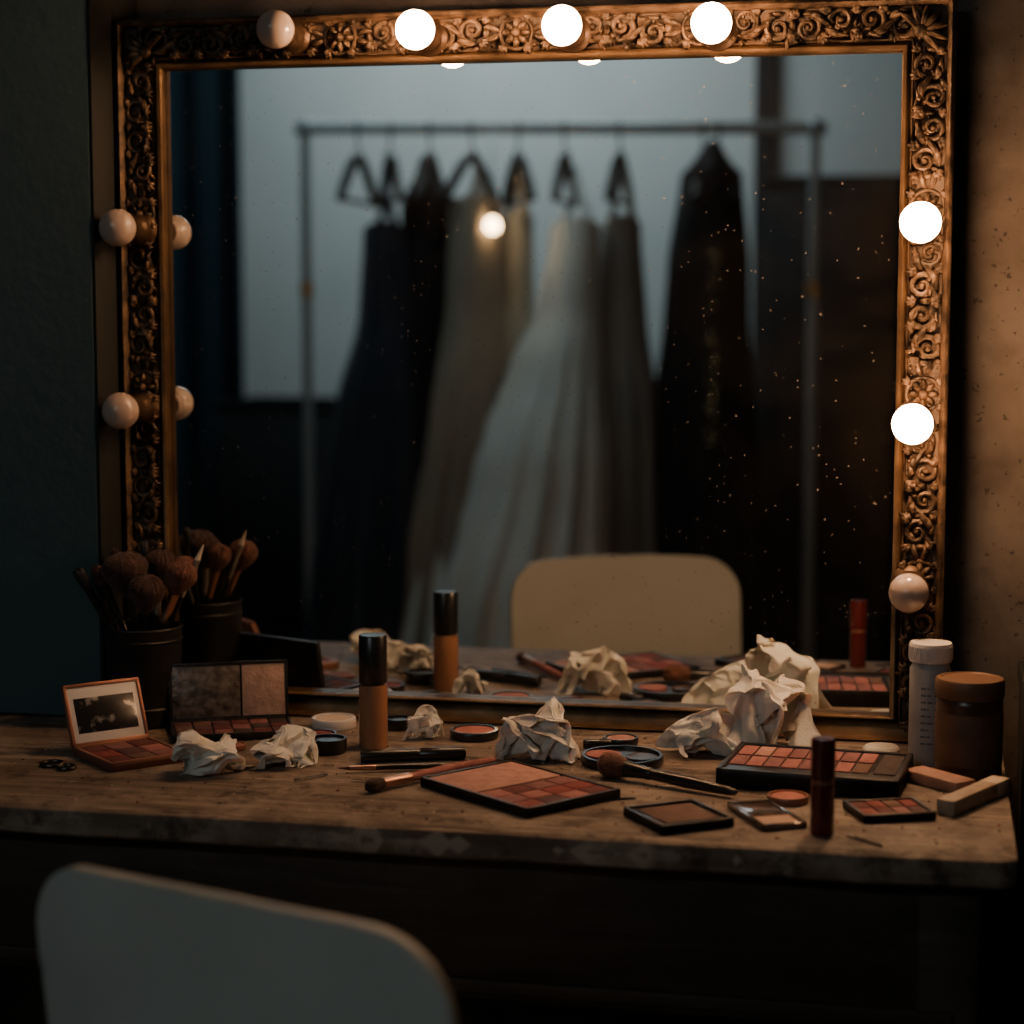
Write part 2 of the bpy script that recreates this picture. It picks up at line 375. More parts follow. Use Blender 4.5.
def fan(x,y,a,X,n=5,L=0.014,W=0.0026,sp=0.42):
    for i in range(n): leaf(x,y,L*(1-0.12*abs(i-(n-1)/2)),W,a+(i-(n-1)/2)*sp,X,h=0.019,curl=(i-(n-1)/2)*0.2)
def motif(x,L,X,f=1):
    r=L*0.20
    spiral(x-L*0.26,0.004*f,r,-pi*0.5*f,1.5,f,0.018,0.0036,0.0017,X)
    spiral(x+L*0.26,-0.004*f,r,pi*0.5*f,1.5,f,0.018,0.0036,0.0017,X)
    leaf(x-L*0.27,-0.0125*f,L*0.5,0.0036,0.38*f,X,curl=0.3*f)
    leaf(x+L*0.02,0.004*f,L*0.28,0.0042,1.1*f,X,curl=-1.6*f)
    leaf(x-L*0.02,-0.004*f,L*0.28,0.0042,(1.1+pi)*f,X,curl=-1.6*f)
    fan(x-L*0.06,0.011*f,pi/2*f+0.5,X,4,0.012); fan(x+L*0.06,-0.011*f,-pi/2*f+0.5,X,4,0.012)
    for s in (-1,1):
        fan(x+s*L*0.42,s*0.008*f,(0.7 if s>0 else pi+0.7)*f,X,4,0.013,0.0024)
        fan(x+s*L*0.46,-s*0.011*f,(-0.9 if s>0 else pi-0.9)*f,X,3,0.012,0.0024)
        leaf(x+s*L*0.12,s*0.014*f,0.018,0.0026,(-0.5 if s>0 else pi-0.5)*f,X,curl=0.8*f)
        b.ell((x+s*L*0.5,0,0.019),(0.0045,0.007,0.005),'gold',X,8,6)
    for _ in range(12):
        leaf(x+rl.uniform(-.5,.5)*L,rl.uniform(-0.016,0.016),rl.uniform(0.008,0.014),rl.uniform(0.0016,0.0028),rl.uniform(0,6.3),X,h=0.0155,curl=rl.uniform(-1,1))
def rail(p0,p1,outw,nm,roset,ts=1.0):
    p0=Vector(p0);p1=Vector(p1); s=(p1-p0); Ln=s.length; s.normalize(); t=Vector(outw)*ts; h=Vector((0,-1,0))
    X=Matrix(((s.x,t.x,h.x,p0.x),(s.y,t.y,h.y,p0.y),(s.z,t.z,h.z,p0.z),(0,0,0,1)))
    L=Ln/nm
    for i in range(nm):
        x=(i+.5)*L
        if i in roset:
            rosette(x,X,0.0165,8)
            for q in (-1,1):
                for e in (-1,1):
                    leaf(x+q*0.020,e*0.002,0.022,0.0035,(0 if q>0 else pi)+e*q*0.7,X,curl=-e*q*0.9)
                    fan(x+q*0.012,e*0.014,(e*pi/2)-q*e*0.5,X,3,0.011)
        else: motif(x,L,X,1 if i%2==0 else -1)
mt=0.0305
rail((ix0-0.02,0,iz1+mt*stp),(ix1+0.02,0,iz1+mt*stp),(0,0,1),13,(3,6,9))
rail((ix1+mt,0,iz0-0.01),(ix1+mt,0,iz1+0.0),(1,0,0),11,(2,5,8))
rail((ix0-mt*sl,0,iz0-0.01),(ix0-mt*sl,0,iz1+0.0),(-1,0,0),11,(2,5,8),sl)
for cx in (ix0-mt*sl,ix1+mt):
    sg=1 if cx>-0.4 else -1
    X=Matrix(((1,0,0,cx),(0,0,-1,0),(0,1,0,iz1+mt*stp),(0,0,0,1)))
    for a in range(7):
        leaf(-sg*0.012,-0.012,0.032,0.0045,(pi/4 if sg>0 else 3*pi/4)+(a-3)*0.42,X,h=0.021,curl=(a-3)*0.2)
    b.ell((-sg*0.010,-0.010,0.024),(0.009,0.009,0.007),'gold',X,12,8)
def beads(p0,p1,n):
    for i in range(n):
        p=Vector(p0).lerp(Vector(p1),(i+.5)/n); b.ell(tuple(p),(0.0022,0.0022,0.0022),'gold',None,6,4)
off=0.0165
beads((ix0-off*sl,-0.013,iz0),(ix0-off*sl,-0.013,iz1+off),95); beads((ix1+off,-0.013,iz0),(ix1+off,-0.013,iz1+off),95)
beads((ix0-off,-0.013,iz1+off),(ix1+off,-0.013,iz1+off),110)
b.make('wall_mirror',ang=50)

# ------------------------------------------------------------------ bulbs
def bulb(x,z,on):
    b=B(); X=T(0,-0.016,0)@Matrix.Rotation(pi/2,4,'X')
    b.lathe([(0.0,0),(0.021,0.0),(0.022,0.006),(0.019,0.010),(0.016,0.012),(0.0155,0.017),(0.0175,0.019),(0.0175,0.023),(0.015,0.026),(0.0145,0.034),(0.0145,0.044),(0.011,0.046),(0.0,0.046)],'socket',X,28)
    R=0.0220; cz=0.072; pr=[(0.0105,0.0455),(0.0115,0.048),(0.0130,0.051)]
    for i in range(17):
        a=radians(-55)+(pi/2+radians(55))*i/16
        pr.append((R*cos(a),cz+R*sin(a)))
    b.lathe(pr,'bulb_on' if on else 'bulb_off',X,28)
    return b.make('light_bulb',(x,0,z))
for x,z,on in [(-0.741,1.556,0),(-0.577,1.551,1),(-0.410,1.551,1),(-0.245,1.549,1),
               (-0.018,1.333,1),(-0.022,1.116,1),(-0.022,0.931,0),(-0.937,1.334,0),(-0.938,1.120,0)]:
    bulb(x,z,on)

# ------------------------------------------------------------------ cosmetics
Z=0.7505
def palette(name,cx,cy,ang,w,d,h,cells,body='dusty',lid=None,rim=0.004,lip=0.0022):
    b=B(); b.box((0,0,(h-lip)/2),(w,d,h-lip),body,0.0012)
    for sx in (-1,1): b.box((sx*(w/2-rim/2),0,h/2+0.0003),(rim,d,h),body,0.0009)
    for sy in (-1,1): b.box((0,sy*(d/2-rim/2),h/2+0.0003),(w,rim,h),body,0.0009)
    iw=w-2*rim; idp=d-2*rim
    for (x0,y0,x1,y1,m) in cells:
        ww=(x1-x0)*iw-0.002; dd=(y1-y0)*idp-0.002
        b.box((-iw/2+(x0+x1)/2*iw,-idp/2+(y0+y1)/2*idp,h-lip+0.0004),(ww,dd,0.0022),m,0.0006)
    if lid:
        ld,la,lcells,lm=lid
        X=T(0,d/2,h-0.001)@Matrix.Rotation(radians(la),4,'X')
        b.box((0,ld/2,-0.003),(w,ld,0.005),lm,0.0012,X)
        for sx in (-1,1): b.box((sx*(w/2-0.002),ld/2,0.0002),(0.004,ld,0.003),lm,0.0006,X)
        for yy in (0.002,ld-0.002): b.box((0,yy,0.0002),(w,0.004,0.003),lm,0.0006,X)
        for (x0,y0,x1,y1,m) in lcells:
            b.box((-w/2+0.004+(x0+x1)/2*(w-0.008),0.004+(y0+y1)/2*(ld-0.008),0.0002 if m!='white' else -0.0002),((x1-x0)*(w-0.008),(y1-y0)*(ld-0.008),0.0012),m,0.0002,X)
        b.tube([(-w*0.35,d/2,h-0.001),(w*0.35,d/2,h-0.001)],0.0022,lm)
    return b.make(name,(cx,cy,Z),ang)
def grid(x0,y0,x1,y1,nx,ny,ms):
    o=[];k=0
    for j in range(ny):
        for i in range(nx):
            o.append((x0+(x1-x0)*i/nx,y0+(y1-y0)*j/ny,x0+(x1-x0)*(i+1)/nx,y0+(y1-y0)*(j+1)/ny,ms[k%len(ms)]));k+=1
    return o
palette('makeup_compact',-0.852,-0.282,radians(48),0.092,0.098,0.010,grid(0,0,1,1,3,3,['dred','brown','mauve','red','plum','rose','dred','mauve']),
        'rosegold',(0.070,68,[(0,0,1,1,'white'),(0.07,0.16,0.93,0.80,'cmirror')],'rosegold'))
palette('eyeshadow_palette',-0.787,-0.138,radians(24),0.140,0.082,0.009,grid(0,0,1,1,6,3,['plum','dred','mauve','dark','dred','plum','brown']),
        'dusty',(0.068,80,[(0,0,0.60,1,'pmirror'),(0.62,0,1,1,'beige')],'dusty'))
palette('face_powder_palette',-0.405,-0.343,radians(-38),0.170,0.124,0.010,[(0,0,0.5,1,'pink')]+grid(0.52,0,1,1,3,4,['rose','mauve','red','dred','rose','plum','mauve','red']),'dusty')
palette('lip_colour_palette',-0.112,-0.225,radians(-6),0.186,0.130,0.020,grid(0,0.20,0.84,0.56,8,1,['mauve','rose','mauve','rose','mauve','mauve','rose','brown'])+grid(0,0.60,0.84,0.97,8,1,['rose','pink','rose','mauve','rose','rose','mauve','rose'])+[(0.86,0.2,1,0.97,'dark')],'dusty',rim=0.006)
palette('blush_compact',-0.232,-0.422,radians(36),0.078,0.080,0.009,[(0.08,0.08,0.92,0.92,'brown')],'dusty')
palette('clear_compact',-0.150,-0.392,radians(-63),0.092,0.046,0.006,[(0,0,0.6,1,'glassy'),(0.63,0,1,1,'beige')],'glassy')
palette('eyeshadow_palette',-0.034,-0.353,radians(22),0.074,0.060,0.008,grid(0,0,1,1,4,2,['red','dred','mauve','plum','dred','red','brown']),'dusty')

def disc(name,x,y,r,h,body,fill=None,two=False):
    b=B(); b.lathe([(0,0),(r*0.96,0),(r,0.0015),(r,h-0.001),(r*0.97,h),(r*0.86,h),(r*0.84,h-0.0025),(0,h-0.0025)],body,None,40)
    if fill: b.lathe([(0,h-0.0035),(r*0.80,h-0.0035),(r*0.80,h-0.0012),(r*0.70,h-0.0006),(0,h-0.0004)],fill,None,36)
    return b.make(name,(x,y,Z))
disc('pressed_powder',-0.682,-0.080,0.026,0.012,'white','cream')
disc('cream_pot',-0.650,-0.205,0.0205,0.016,'black')
disc('blush_pan',-0.797,-0.218,0.017,0.006,'rosegold','coral')
disc('blush_pan',-0.760,-0.214,0.016,0.006,'rosegold','rose')
disc('blush_pan',-0.678,-0.148,0.020,0.008,'black','red')
disc('blush_compact',-0.508,-0.100,0.028,0.010,'black','coral')
disc('blush_pan',-0.338,-0.098,0.020,0.008,'black','pink')
disc('blush_pan',-0.134,-0.323,0.021,0.007,'rosegold','coral')
disc('cream_pot',-0.605,-0.072,0.017,0.013,'black')
b=B(); r=0.045
b.lathe([(0,0),(r*0.97,0),(r,0.002),(r,0.008),(r*0.97,0.010),(r*0.90,0.010),(r*0.88,0.006),(0,0.006)],'black',None,48)
b.lathe([(0,0.006),(0.019,0.006),(0.019,0.0095),(0,0.010)],'rose',T(-0.021,0.0,0),32)
b.lathe([(0,0.006),(0.017,0.006),(0.017,0.0095),(0,0.010)],'glassy',T(0.021,-0.004,0),32)
b.make('double_blush_compact',(-0.322,-0.192,Z))
b=B(); b.lathe([(0,0),(0.018,0),(0.0205,0.003),(0.0205,0.007),(0.018,0.0098),(0.008,0.0105),(0,0.0108)],'tissue',None,32); b.make('cotton_pad',(-0.048,-0.092,Z))

b=B()
b.lathe([(0,0),(0.0155,0),(0.0162,0.002),(0.0162,0.066),(0.0152,0.0705),(0.012,0.072),(0,0.072)],'found',None,40)
b.lathe([(0.0125,0.0715),(0.0125,0.074),(0,0.074)],'blackm',None,32)
b.lathe([(0,0.0735),(0.0155,0.0735),(0.0160,0.075),(0.0158,0.126),(0.0148,0.1275),(0,0.1278)],'black',None,40)
b.make('foundation_bottle',(-0.608,-0.170,Z))
b=B()
b.lathe([(0,0),(0.0108,0),(0.0112,0.001),(0.0112,0.048),(0.0102,0.049),(0.0102,0.052),(0.0115,0.053),(0.0115,0.090),(0.0108,0.092),(0,0.092)],'burgundy',None,32)
b.lathe([(0.0104,0.0485),(0.0107,0.0488),(0.0107,0.0525),(0.0104,0.0528)],'rosegold',None,32)
b.make('lipstick_tube',(-0.094,-0.440,Z))
b=B()
b.lathe([(0,0),(0.0205,0),(0.0220,0.002),(0.0220,0.104),(0.020,0.108),(0.019,0.110),(0.019,0.113),(0,0.113)],'bottle',None,48)
for i in range(9):
    z=0.024+i*0.0075
    for (a0,a1) in ((-115,-100),(-97,-82-(i%3)*5),(-78,-66)):
        vs=[];fs=[]
        for q in range(5):
            a=radians(a0+(a1-a0)*q/4); vs+=[(0.0222*cos(a),0.0222*sin(a),z),(0.0222*cos(a),0.0222*sin(a),z+0.0022)]
        for q in range(4): fs.append([2*q,2*q+2,2*q+3,2*q+1])
        b.add(vs,fs,'labelgrey')
b.lathe([(0,0.112),(0.0222,0.112),(0.0230,0.114),(0.0230,0.130),(0.0220,0.1325),(0,0.133)],'white',None,48)
for i in range(36):
    a=2*pi*i/36; b.box((0.0230,0,0.122),(0.0014,0.0018,0.014),'white',0,Rz(a))
b.make('powder_shaker_bottle',(0.003,-0.122,Z))
b=B()
b.lathe([(0,0),(0.034,0),(0.0350,0.003),(0.0350,0.078),(0.034,0.084),(0.032,0.086),(0,0.086)],'amber',None,48)
b.lathe([(0.0352,0.014),(0.0354,0.015),(0.0354,0.068),(0.0352,0.069)],'amberlabel',None,48)
b.lathe([(0,0.084),(0.0350,0.084),(0.0360,0.086),(0.0360,0.101),(0.0345,0.104),(0.030,0.1045),(0.029,0.1035),(0,0.1035)],'brownlid',None,48)
b.make('amber_cream_jar',(0.044,-0.168,Z))
b=B(); b.box((0,0,0.0065),(0.076,0.030,0.013),'pinkbar',0.003); b.make('soap_bar',(0.014,-0.226,Z),radians(-44))
b=B(); b.box((0,0,0.008),(0.126,0.020,0.016),'stick',0.0025); b.box((0.045,0,0.008),(0.03,0.0205,0.0165),'cream',0.0025); b.make('nail_buffer',(0.048,-0.292,Z),radians(63))

def brush(bd,p0,p1,hr=0.004,headr=0.012,headl=0.035,hm='black',fm='ferrule',bm_='bristle',fluffy=True):
    L=(Vector(p1)-Vector(p0)).length; X=axis(p0,p1); hl=L-headl; fl=hl*0.24
    bd.lathe([(0,0),(hr*0.5,0.001),(hr*0.75,0.01),(hr*1.1,hl*0.45),(hr*0.95,hl-fl)],hm,X,14)
    fr=min(headr*0.75,hr*1.5)
    bd.lathe([(hr*1.0,hl-fl),(hr*1.12,hl-fl+0.002),(hr*1.05,hl-fl+0.006),(fr,hl)],fm,X,16)
    pr=[]
    for i in range(17):
        q=i/16
        if fluffy: r=fr+(headr-fr)*sin(min(1,q*1.5)*pi/2) if q<0.6 else headr*math.sqrt(max(0,1-((q-0.6)/0.41)**2))
        else: r=fr*(1-q*0.85)
        pr.append((max(r,0.0004),hl-0.001+headl*q))
    o=len(bd.v); bd.lathe(pr,bm_,X,48)
    ax=(Vector(p1)-Vector(p0)).normalized()
    for i in range(o,len(bd.v)):
        v=bd.v[i]; w=v-Vector(p0); radv=w-ax*w.dot(ax)
        if radv.length>1e-6:
            q=noise.noise(radv.normalized()*7+Vector((3,1,2)))+0.6*noise.noise(radv.normalized()*16+ax*w.dot(ax)*12)
        else: q=0
        bd.v[i]=v+ax*q*0.0015+radv*q*0.07
b=B()
b.lathe([(0,0),(0.038,0),(0.040,0.002),(0.0455,0.114),(0.0465,0.116),(0.0455,0.118),(0.0435,0.116),(0.038,0.006),(0,0.006)],'cupmetal',None,48)
for z in (0.02,0.10): b.lathe([(0.0405+0.0045*z/0.12,z),(0.0423+0.0045*z/0.12,z+0.002),(0.0407+0.0045*z/0.12,z+0.004)],'cupmetal',None,48)
brush(b,(0.01,0.0,0.008),(-0.020,-0.014,0.206),0.0042,0.027,0.052,'black','black','bristle')
brush(b,(-0.015,0.0,0.008),(0.020,-0.030,0.182),0.0040,0.022,0.045,'black','black','bristle')
brush(b,(-0.02,-0.01,0.008),(0.056,-0.002,0.195),0.0040,0.019,0.040,'black','ferrule','bristle2')
brush(b,(0.0,0.015,0.008),(0.012,0.030,0.205),0.0040,0.020,0.042,'black','silver','bristle')
brush(b,(0.02,0.0,0.008),(-0.072,-0.026,0.188),0.0040,0.007,0.026,'black','black','blackm')
brush(b,(0.02,0.01,0.008),(-0.054,-0.014,0.190),0.0040,0.008,0.026,'black','black','bristle')
brush(b,(0.015,0.015,0.008),(-0.040,0.012,0.208),0.0032,0.006,0.025,'black','silver','bristle')
brush(b,(0.01,0.02,0.008),(-0.012,0.035,0.215),0.0032,0.005,0.022,'black','silver','blackm')
brush(b,(-0.02,0.01,0.008),(0.066,0.030,0.212),0.0030,0.005,0.02,'black','silver','cream',False)
brush(b,(-0.02,0.015,0.008),(0.040,0.048,0.195),0.0040,0.015,0.034,'black','ferrule','bristle2')
b.make('makeup_brush_cup',(-0.908,-0.104,Z))
b=B(); brush(b,(-0.455,-0.228,Z+0.006),(-0.556,-0.383,Z+0.008),0.0050,0.0075,0.022,'rose','ferrule','bristle'); b.make('makeup_brush')
b=B(); brush(b,(-0.185,-0.322,Z+0.006),(-0.338,-0.254,Z+0.014),0.0062,0.0135,0.034,'black','black','bristle2'); b.make('powder_brush')
b=B(); brush(b,(-0.490,-0.255,Z+0.004),(-0.610,-0.300,Z+0.005),0.0030,0.003,0.012,'black','ferrule','bristle2',False); b.make('eyeliner_brush')
b=B(); X=axis((-0.600,-0.250,Z+0.007),(-0.494,-0.208,Z+0.007))
b.lathe([(0,0),(0.006,0),(0.0068,0.002),(0.0068,0.062),(0.0062,0.063),(0.0062,0.065),(0.0070,0.066),(0.0070,0.113),(0.006,0.115),(0,0.115)],'black',X,20); b.make('mascara_tube')
b=B(); X=axis((-0.375,-0.135,Z+0.006),(-0.345,-0.125,Z+0.006))
b.lathe([(0,0),(0.004,0),(0.0055,0.002),(0.0055,0.030),(0.004,0.032),(0,0.032)],'black',X,16); b.make('kohl_pencil')
b=B(); X=axis((-0.475,-0.062,Z+0.009),(-0.415,-0.070,Z+0.009))
b.lathe([(0,0),(0.0075,0),(0.008,0.002),(0.008,0.030),(0.007,0.031),(0.007,0.034),(0.0085,0.035),(0.0085,0.062),(0.0075,0.064),(0,0.064)],'burgundy',X,20); b.make('lipstick_tube')
b=B()
for (x,y,a) in [(-0.305,-0.355,0.3),(-0.055,-0.462,-0.8),(-0.63,-0.33,0.9)]:
    X=T(x,y,Z+0.001)@Rz(a)
    b.tube([(-0.022,0,0),(0.018,0.001,0),(0.022,0.003,0),(0.018,0.005,0),(0.004,0.004,0),(-0.002,0.006,0),(-0.008,0.004,0),(-0.018,0.006,0)],0.0008,'pin',X,6)
b.make('hair_pins')
b=B()
for (x,y,rr) in [(-0.922,-0.330,0.012),(-0.90,-0.342,0.009)]:
    b.tube([(x+rr*cos(2*pi*i/24),y+rr*sin(2*pi*i/24),Z+0.002) for i in range(24)],0.0022,'pin',None,8,closed=True)
b.make('hair_ties')
b=B()
for i in range(700):
    x=random.uniform(-0.98,0.06); y=random.uniform(-0.47,-0.06); s=random.uniform(0.0005,0.0018)
    if i%3==0: x=random.gauss(-0.3,0.2); y=random.gauss(-0.33,0.08)
    x=min(0.07,max(-0.97,x)); y=min(-0.06,max(-0.465,y))
    b.box((0,0,0),(s*1.5,s,s*0.8),random.choice(['crumb','crumb','rose','red','cream','dark']),0,T(x,y,Z+s*0.3)@Rz(random.uniform(0,3)))
b.make('powder_crumbs')

# crumpled tissues : thin sheets gathered into a dome, then folded repeatedly along random planes
def sheet(seed,rx,ry,h,folds,N,dome,kk,power):
    rnd=random.Random(seed); P=[]
    off=Vector((seed*1.7,seed*0.6,seed*2.3))
    for j in range(N+1):
        for i in range(N+1):
            u=-1+2*i/N; v=-1+2*j/N
            r2=u*u+v*v
            p=Vector((u*0.8,v*0.8,dome*(1-0.75*r2)))
            p+=noise.noise_vector(Vector((u,v,0))*1.6+off)*0.45
            P.append(p)
    for k in range(folds):
        a=rnd.uniform(0,2*pi) if k%2 else k*2.4+rnd.uniform(-.5,.5); el=rnd.uniform(-0.3,0.9)
        n=Vector((cos(a)*cos(el),sin(a)*cos(el),sin(el)))
        ext=sorted(p.dot(n) for p in P[::11]); c=ext[int(len(ext)*rnd.uniform(0.66,0.90))]
        kf=rnd.uniform(*kk)
        for p in P:
            d=p.dot(n)-c
            if d>0: p-=n*d*kf
    for p in P: p+=noise.noise_vector(p*4+off)*0.06
    xs=[p.x for p in P]; ys=[p.y for p in P]; zs=sorted(p.z for p in P)
    ax,bx=min(xs),max(xs); ay,by=min(ys),max(ys); az,bz=zs[int(0.06*len(zs))],zs[-1]
    return [((p.x-(ax+bx)/2)/(bx-ax)*2*rx,(p.y-(ay+by)/2)/(by-ay)*2*ry,(max(0,(p.z-az)/(bz-az))**power)*h) for p in P]
def tissue(x,y,rx,ry,h,seed,ang=0,parts=((1,1,1,0,0,0),(0.72,0.85,0.80,0.25,0.1,1.3),(0.70,0.80,0.70,-0.28,-0.15,2.6)),dome=1.0,kk=(1.2,1.8),folds=14,power=0.8,N=84):
    b=B(); fs=[[j*(N+1)+i,j*(N+1)+i+1,(j+1)*(N+1)+i+1,(j+1)*(N+1)+i] for j in range(N) for i in range(N)]
    for k,(sx,sy,sh,ox,oy,ra) in enumerate(parts):
        vs=sheet(seed+k*31,rx*sx,ry*sy,h*sh,folds,N,dome,kk,power)
        vs=[((-p[0] if k%2 else p[0])+ox*rx,p[1]+oy*ry,p[2]+0.0008*k) for p in vs]
        b.add(vs,fs,'tissue')
    o=b.make('crumpled_tissue',(x,y,Z+0.0015),ang,ang=60)
    m=o.modifiers.new('smooth','SMOOTH'); m.factor=0.5; m.iterations=2
tissue(-0.742,-0.330,0.042,0.034,0.046,3,0.2)
tissue(-0.678,-0.278,0.038,0.028,0.040,5,0.4)
tissue(-0.563,-0.118,0.023,0.021,0.038,8)
tissue(-0.420,-0.188,0.054,0.038,0.064,11,-0.3)
tissue(-0.238,-0.128,0.056,0.034,0.055,14,0.2)
tissue(-0.168,-0.100,0.058,0.044,0.096,17,0.5,dome=1.6,kk=(1.1,1.6),folds=10)

# ------------------------------------------------------------------ chair
def chair():
    b=B()
    path=[(-0.055,0.385),(-0.052,0.34),(-0.045,0.27),(-0.035,0.19),(-0.022,0.11),(-0.004,0.05),(0.03,0.012),(0.08,0.0),(0.16,0.0),(0.25,0.004),(0.33,0.004),(0.365,-0.008),(0.375,-0.03)]
    P=[]
    for i in range(len(path)-1):
        for k in range(5):
            q=k/5; P.append(Vector((path[i][0]*(1-q)+path[i+1][0]*q,path[i][1]*(1-q)+path[i+1][1]*q)))
    P.append(Vector(path[-1]))
    P2=[p.copy() for p in P]
    for _ in range(6):
        for i in range(1,len(P)-1): P2[i]=(P[i-1]+P[i]*2+P[i+1])/4
        P=[p.copy() for p in P2]
    s=[0]
    for i in range(1,len(P)): s.append(s[-1]+(P[i]-P[i-1]).length)
    Lt=s[-1]; N=28; W=0.194; R=0.060
    def at(t):
        for i in range(1,len(P)):
            if s[i]>=t-1e-9:
                q=(t-s[i-1])/(s[i]-s[i-1]); return P[i-1].lerp(P[i],q)
        return P[-1]
    ts=[R*(1-cos(pi/2*i/12)) for i in range(12)]+[R+(Lt-2*R)*i/50 for i in range(51)]+[Lt-R*(1-cos(pi/2*i/12)) for i in range(11,-1,-1)]
    vs=[]; n=len(ts)
    for i,t in enumerate(ts):
        p=at(t); e=min(t,Lt-t); w=W
        if e<R: w=W-R+math.sqrt(max(0,R*R-(R-e)**2))
        if p.y<0.2 and p.x<0.1: w-=0.012*sin(pi*min(1,max(0,(0.2-p.y)/0.2)))
        tg=(at(min(Lt,t+0.01))-at(max(0,t-0.01))).normalized()
        for j in range(N+1):
            u=-1+2*j/N; x=u*w
            c=0.022*(x/W)**2 if p.y>0.05 else 0.012*(x/W)**2
            vs.append((x,p.x+abs(tg.y)*c,p.y+abs(tg.x)*c*0.8-(0.010*(x/W)**2 if p.y>0.3 else 0)))
    fs=[[i*(N+1)+j,i*(N+1)+j+1,(i+1)*(N+1)+j+1,(i+1)*(N+1)+j] for i in range(n-1) for j in range(N)]
    b.add(vs,fs,'chair')
    sh=b.make('seat_shell',(0,0,0.442)); m=sh.modifiers.new('sol','SOLIDIFY'); m.thickness=0.010; m.offset=0
    m=sh.modifiers.new('bev','BEVEL'); m.width=0.003; m.segments=2
    b=B()
    for sx in (-1,1):
        b.tube([(sx*0.20,0.36,0.0),(sx*0.165,0.30,0.397),(sx*0.15,0.26,0.425),(sx*0.15,0.10,0.425),(sx*0.165,0.05,0.397),(sx*0.20,-0.03,0.0)],0.010,'chrome',None,12)
    b.tube([(-0.15,0.24,0.425),(0.15,0.24,0.425)],0.009,'chrome'); b.tube([(-0.15,0.11,0.425),(0.15,0.11,0.425)],0.009,'chrome')
    fr=b.make('leg_frame')
    e=bpy.data.objects.new('dining_chair',None); scene.collection.objects.link(e)
    for o in (sh,fr): o.parent=e
    e.location=(-0.482,-0.925,0.0); e.rotation_euler=(0,0,radians(-20))
chair()

# ------------------------------------------------------------------ garment rack (local x along the rail)
RO=Vector((-1.739,-3.14,0)); RA=radians(-11.9)
RX=T(*RO)@Rz(RA)
b=B(); L=1.43; zr=1.729
b.tube([(-0.03,0,zr),(L+0.03,0,zr)],0.018,'rackm',None,16)
for x in (0,L):
    b.tube([(x,0,0.10),(x,0,zr-0.02)],0.015,'rackm',None,16)
    b.tube([(x,-0.25,0.085),(x,0.25,0.085)],0.014,'rackm',None,12)
    b.lathe([(0.019,1.26),(0.019,1.30)],'brassj',T(x,0,0),20); b.ell((x,0,zr),(0.028,0.028,0.028),'rackm')
    for y in (-0.22,0.22):
        b.lathe([(0,-0.012),(0.028,-0.012),(0.03,0),(0.028,0.012),(0,0.012)],'blackm',T(x,y,0.03)@Matrix.Rotation(pi/2,4,'Y'),20)
        b.tube([(x,y,0.03),(x,y,0.085)],0.008,'rackm')
b.tube([(0,0,0.2),(L,0,0.2)],0.011,'rackm',None,12)
b.make('garment_rack',tuple(RO),RA)
def hanger(lx,ang,z0=0.0):
    b=B(); zt=zr-0.075
    hook=[(0,0.0,zt)]+[(0,0.0,zt+0.03)]+[(0,0.02*cos(a)*1.0,zr+0.0+0.02*sin(a)) for a in [radians(x) for x in (-60,-20,20,60,100,140,180)]]
    b.tube(hook,0.0035,'hanger',None,8)
    b.tube([(0,0,zt+0.005),(0,0.07,zt-0.03),(0,0.15,zt-0.085),(0,0.20,zt-0.13)],[0.014,0.015,0.015,0.013],'hanger',None,10)
    b.tube([(0,0,zt+0.005),(0,-0.07,zt-0.03),(0,-0.15,zt-0.085),(0,-0.20,zt-0.13)],[0.014,0.015,0.015,0.013],'hanger',None,10)
    b.tube([(0,-0.20,zt-0.13),(0,0.20,zt-0.13)],0.007,'hanger',None,8)
    p=RX@Vector((lx,0,0)); b.make('clothes_hanger',tuple(p),RA+radians(ang))
for u,a in [(358,10),(390,-10),(430,8),(472,20),(518,-11),(565,9),(620,12),(703,10),(718,-8)]:
    hanger((u-305)*0.0028,a)
def fabric(name,c,rough=0.7,sheen=0.15,metal=0):
    return mat(name,c,rough,metal,tuple(x*1.15 for x in c),6,sheen=sheen,spec=0.2)
def gown(name,rows,m,pl=14,seed=0,yoff=0.0,amp=0.10,straps=True,extra=None):
    b=B(); NR=60; NS=120; rnd=random.Random(seed); ph=[rnd.uniform(0,6.28) for _ in range(4)]
    zt=rows[0][0]; zb=rows[-1][0]; vs=[]
    def interp(z):
        for a,c in zip(rows[:-1],rows[1:]):
            if z<=a[0]+1e-6 and z>=c[0]-1e-6:
                q=(a[0]-z)/(a[0]-c[0]); q2=q*q*(3-2*q)*0.5+q*0.5
                return [a[k]*(1-q2)+c[k]*q2 for k in (1,2,3)]
        return rows[-1][1:]
    for j in range(NR+1):
        q=j/NR; z=zt+(zb-zt)*q; cx,hx,hy=interp(z)
        A=amp*min(1,max(0,(q-0.12)*1.6))
        for i in range(NS):
            a=2*pi*i/NS
            f=1+A*(sin(pl*a+ph[0]+0.8*sin(3*q+ph[3]))+0.45*sin((pl*2+3)*a+ph[1])+0.5*sin(5*a+ph[2]))
            vs.append((cx+hx*f*cos(a),yoff+hy*f*sin(a),z+(0.01*sin(7*a+ph[1]) if j==NR else 0)+(0.035*abs(sin(a)) if j==0 else 0)))
    fs=[[j*NS+i,j*NS+(i+1)%NS,(j+1)*NS+(i+1)%NS,(j+1)*NS+i] for j in range(NR) for i in range(NS)]
    b.add(vs,fs,m)
    if straps:
        cx,hx,hy=interp(zt)
        for s in (-1,1): b.tube([(cx+s*hx*0.5,yoff+s*hy*0.8,zt+0.02),(cx+s*0.01,yoff*0.5+s*0.12,zt+(1.60-zt)*0.6),(cx+0.0,s*0.10,1.612)],[0.012,0.010,0.007],m,None,8)
    if extra: extra(b,interp)
    b.make(name,tuple(RO),RA,ang=80)
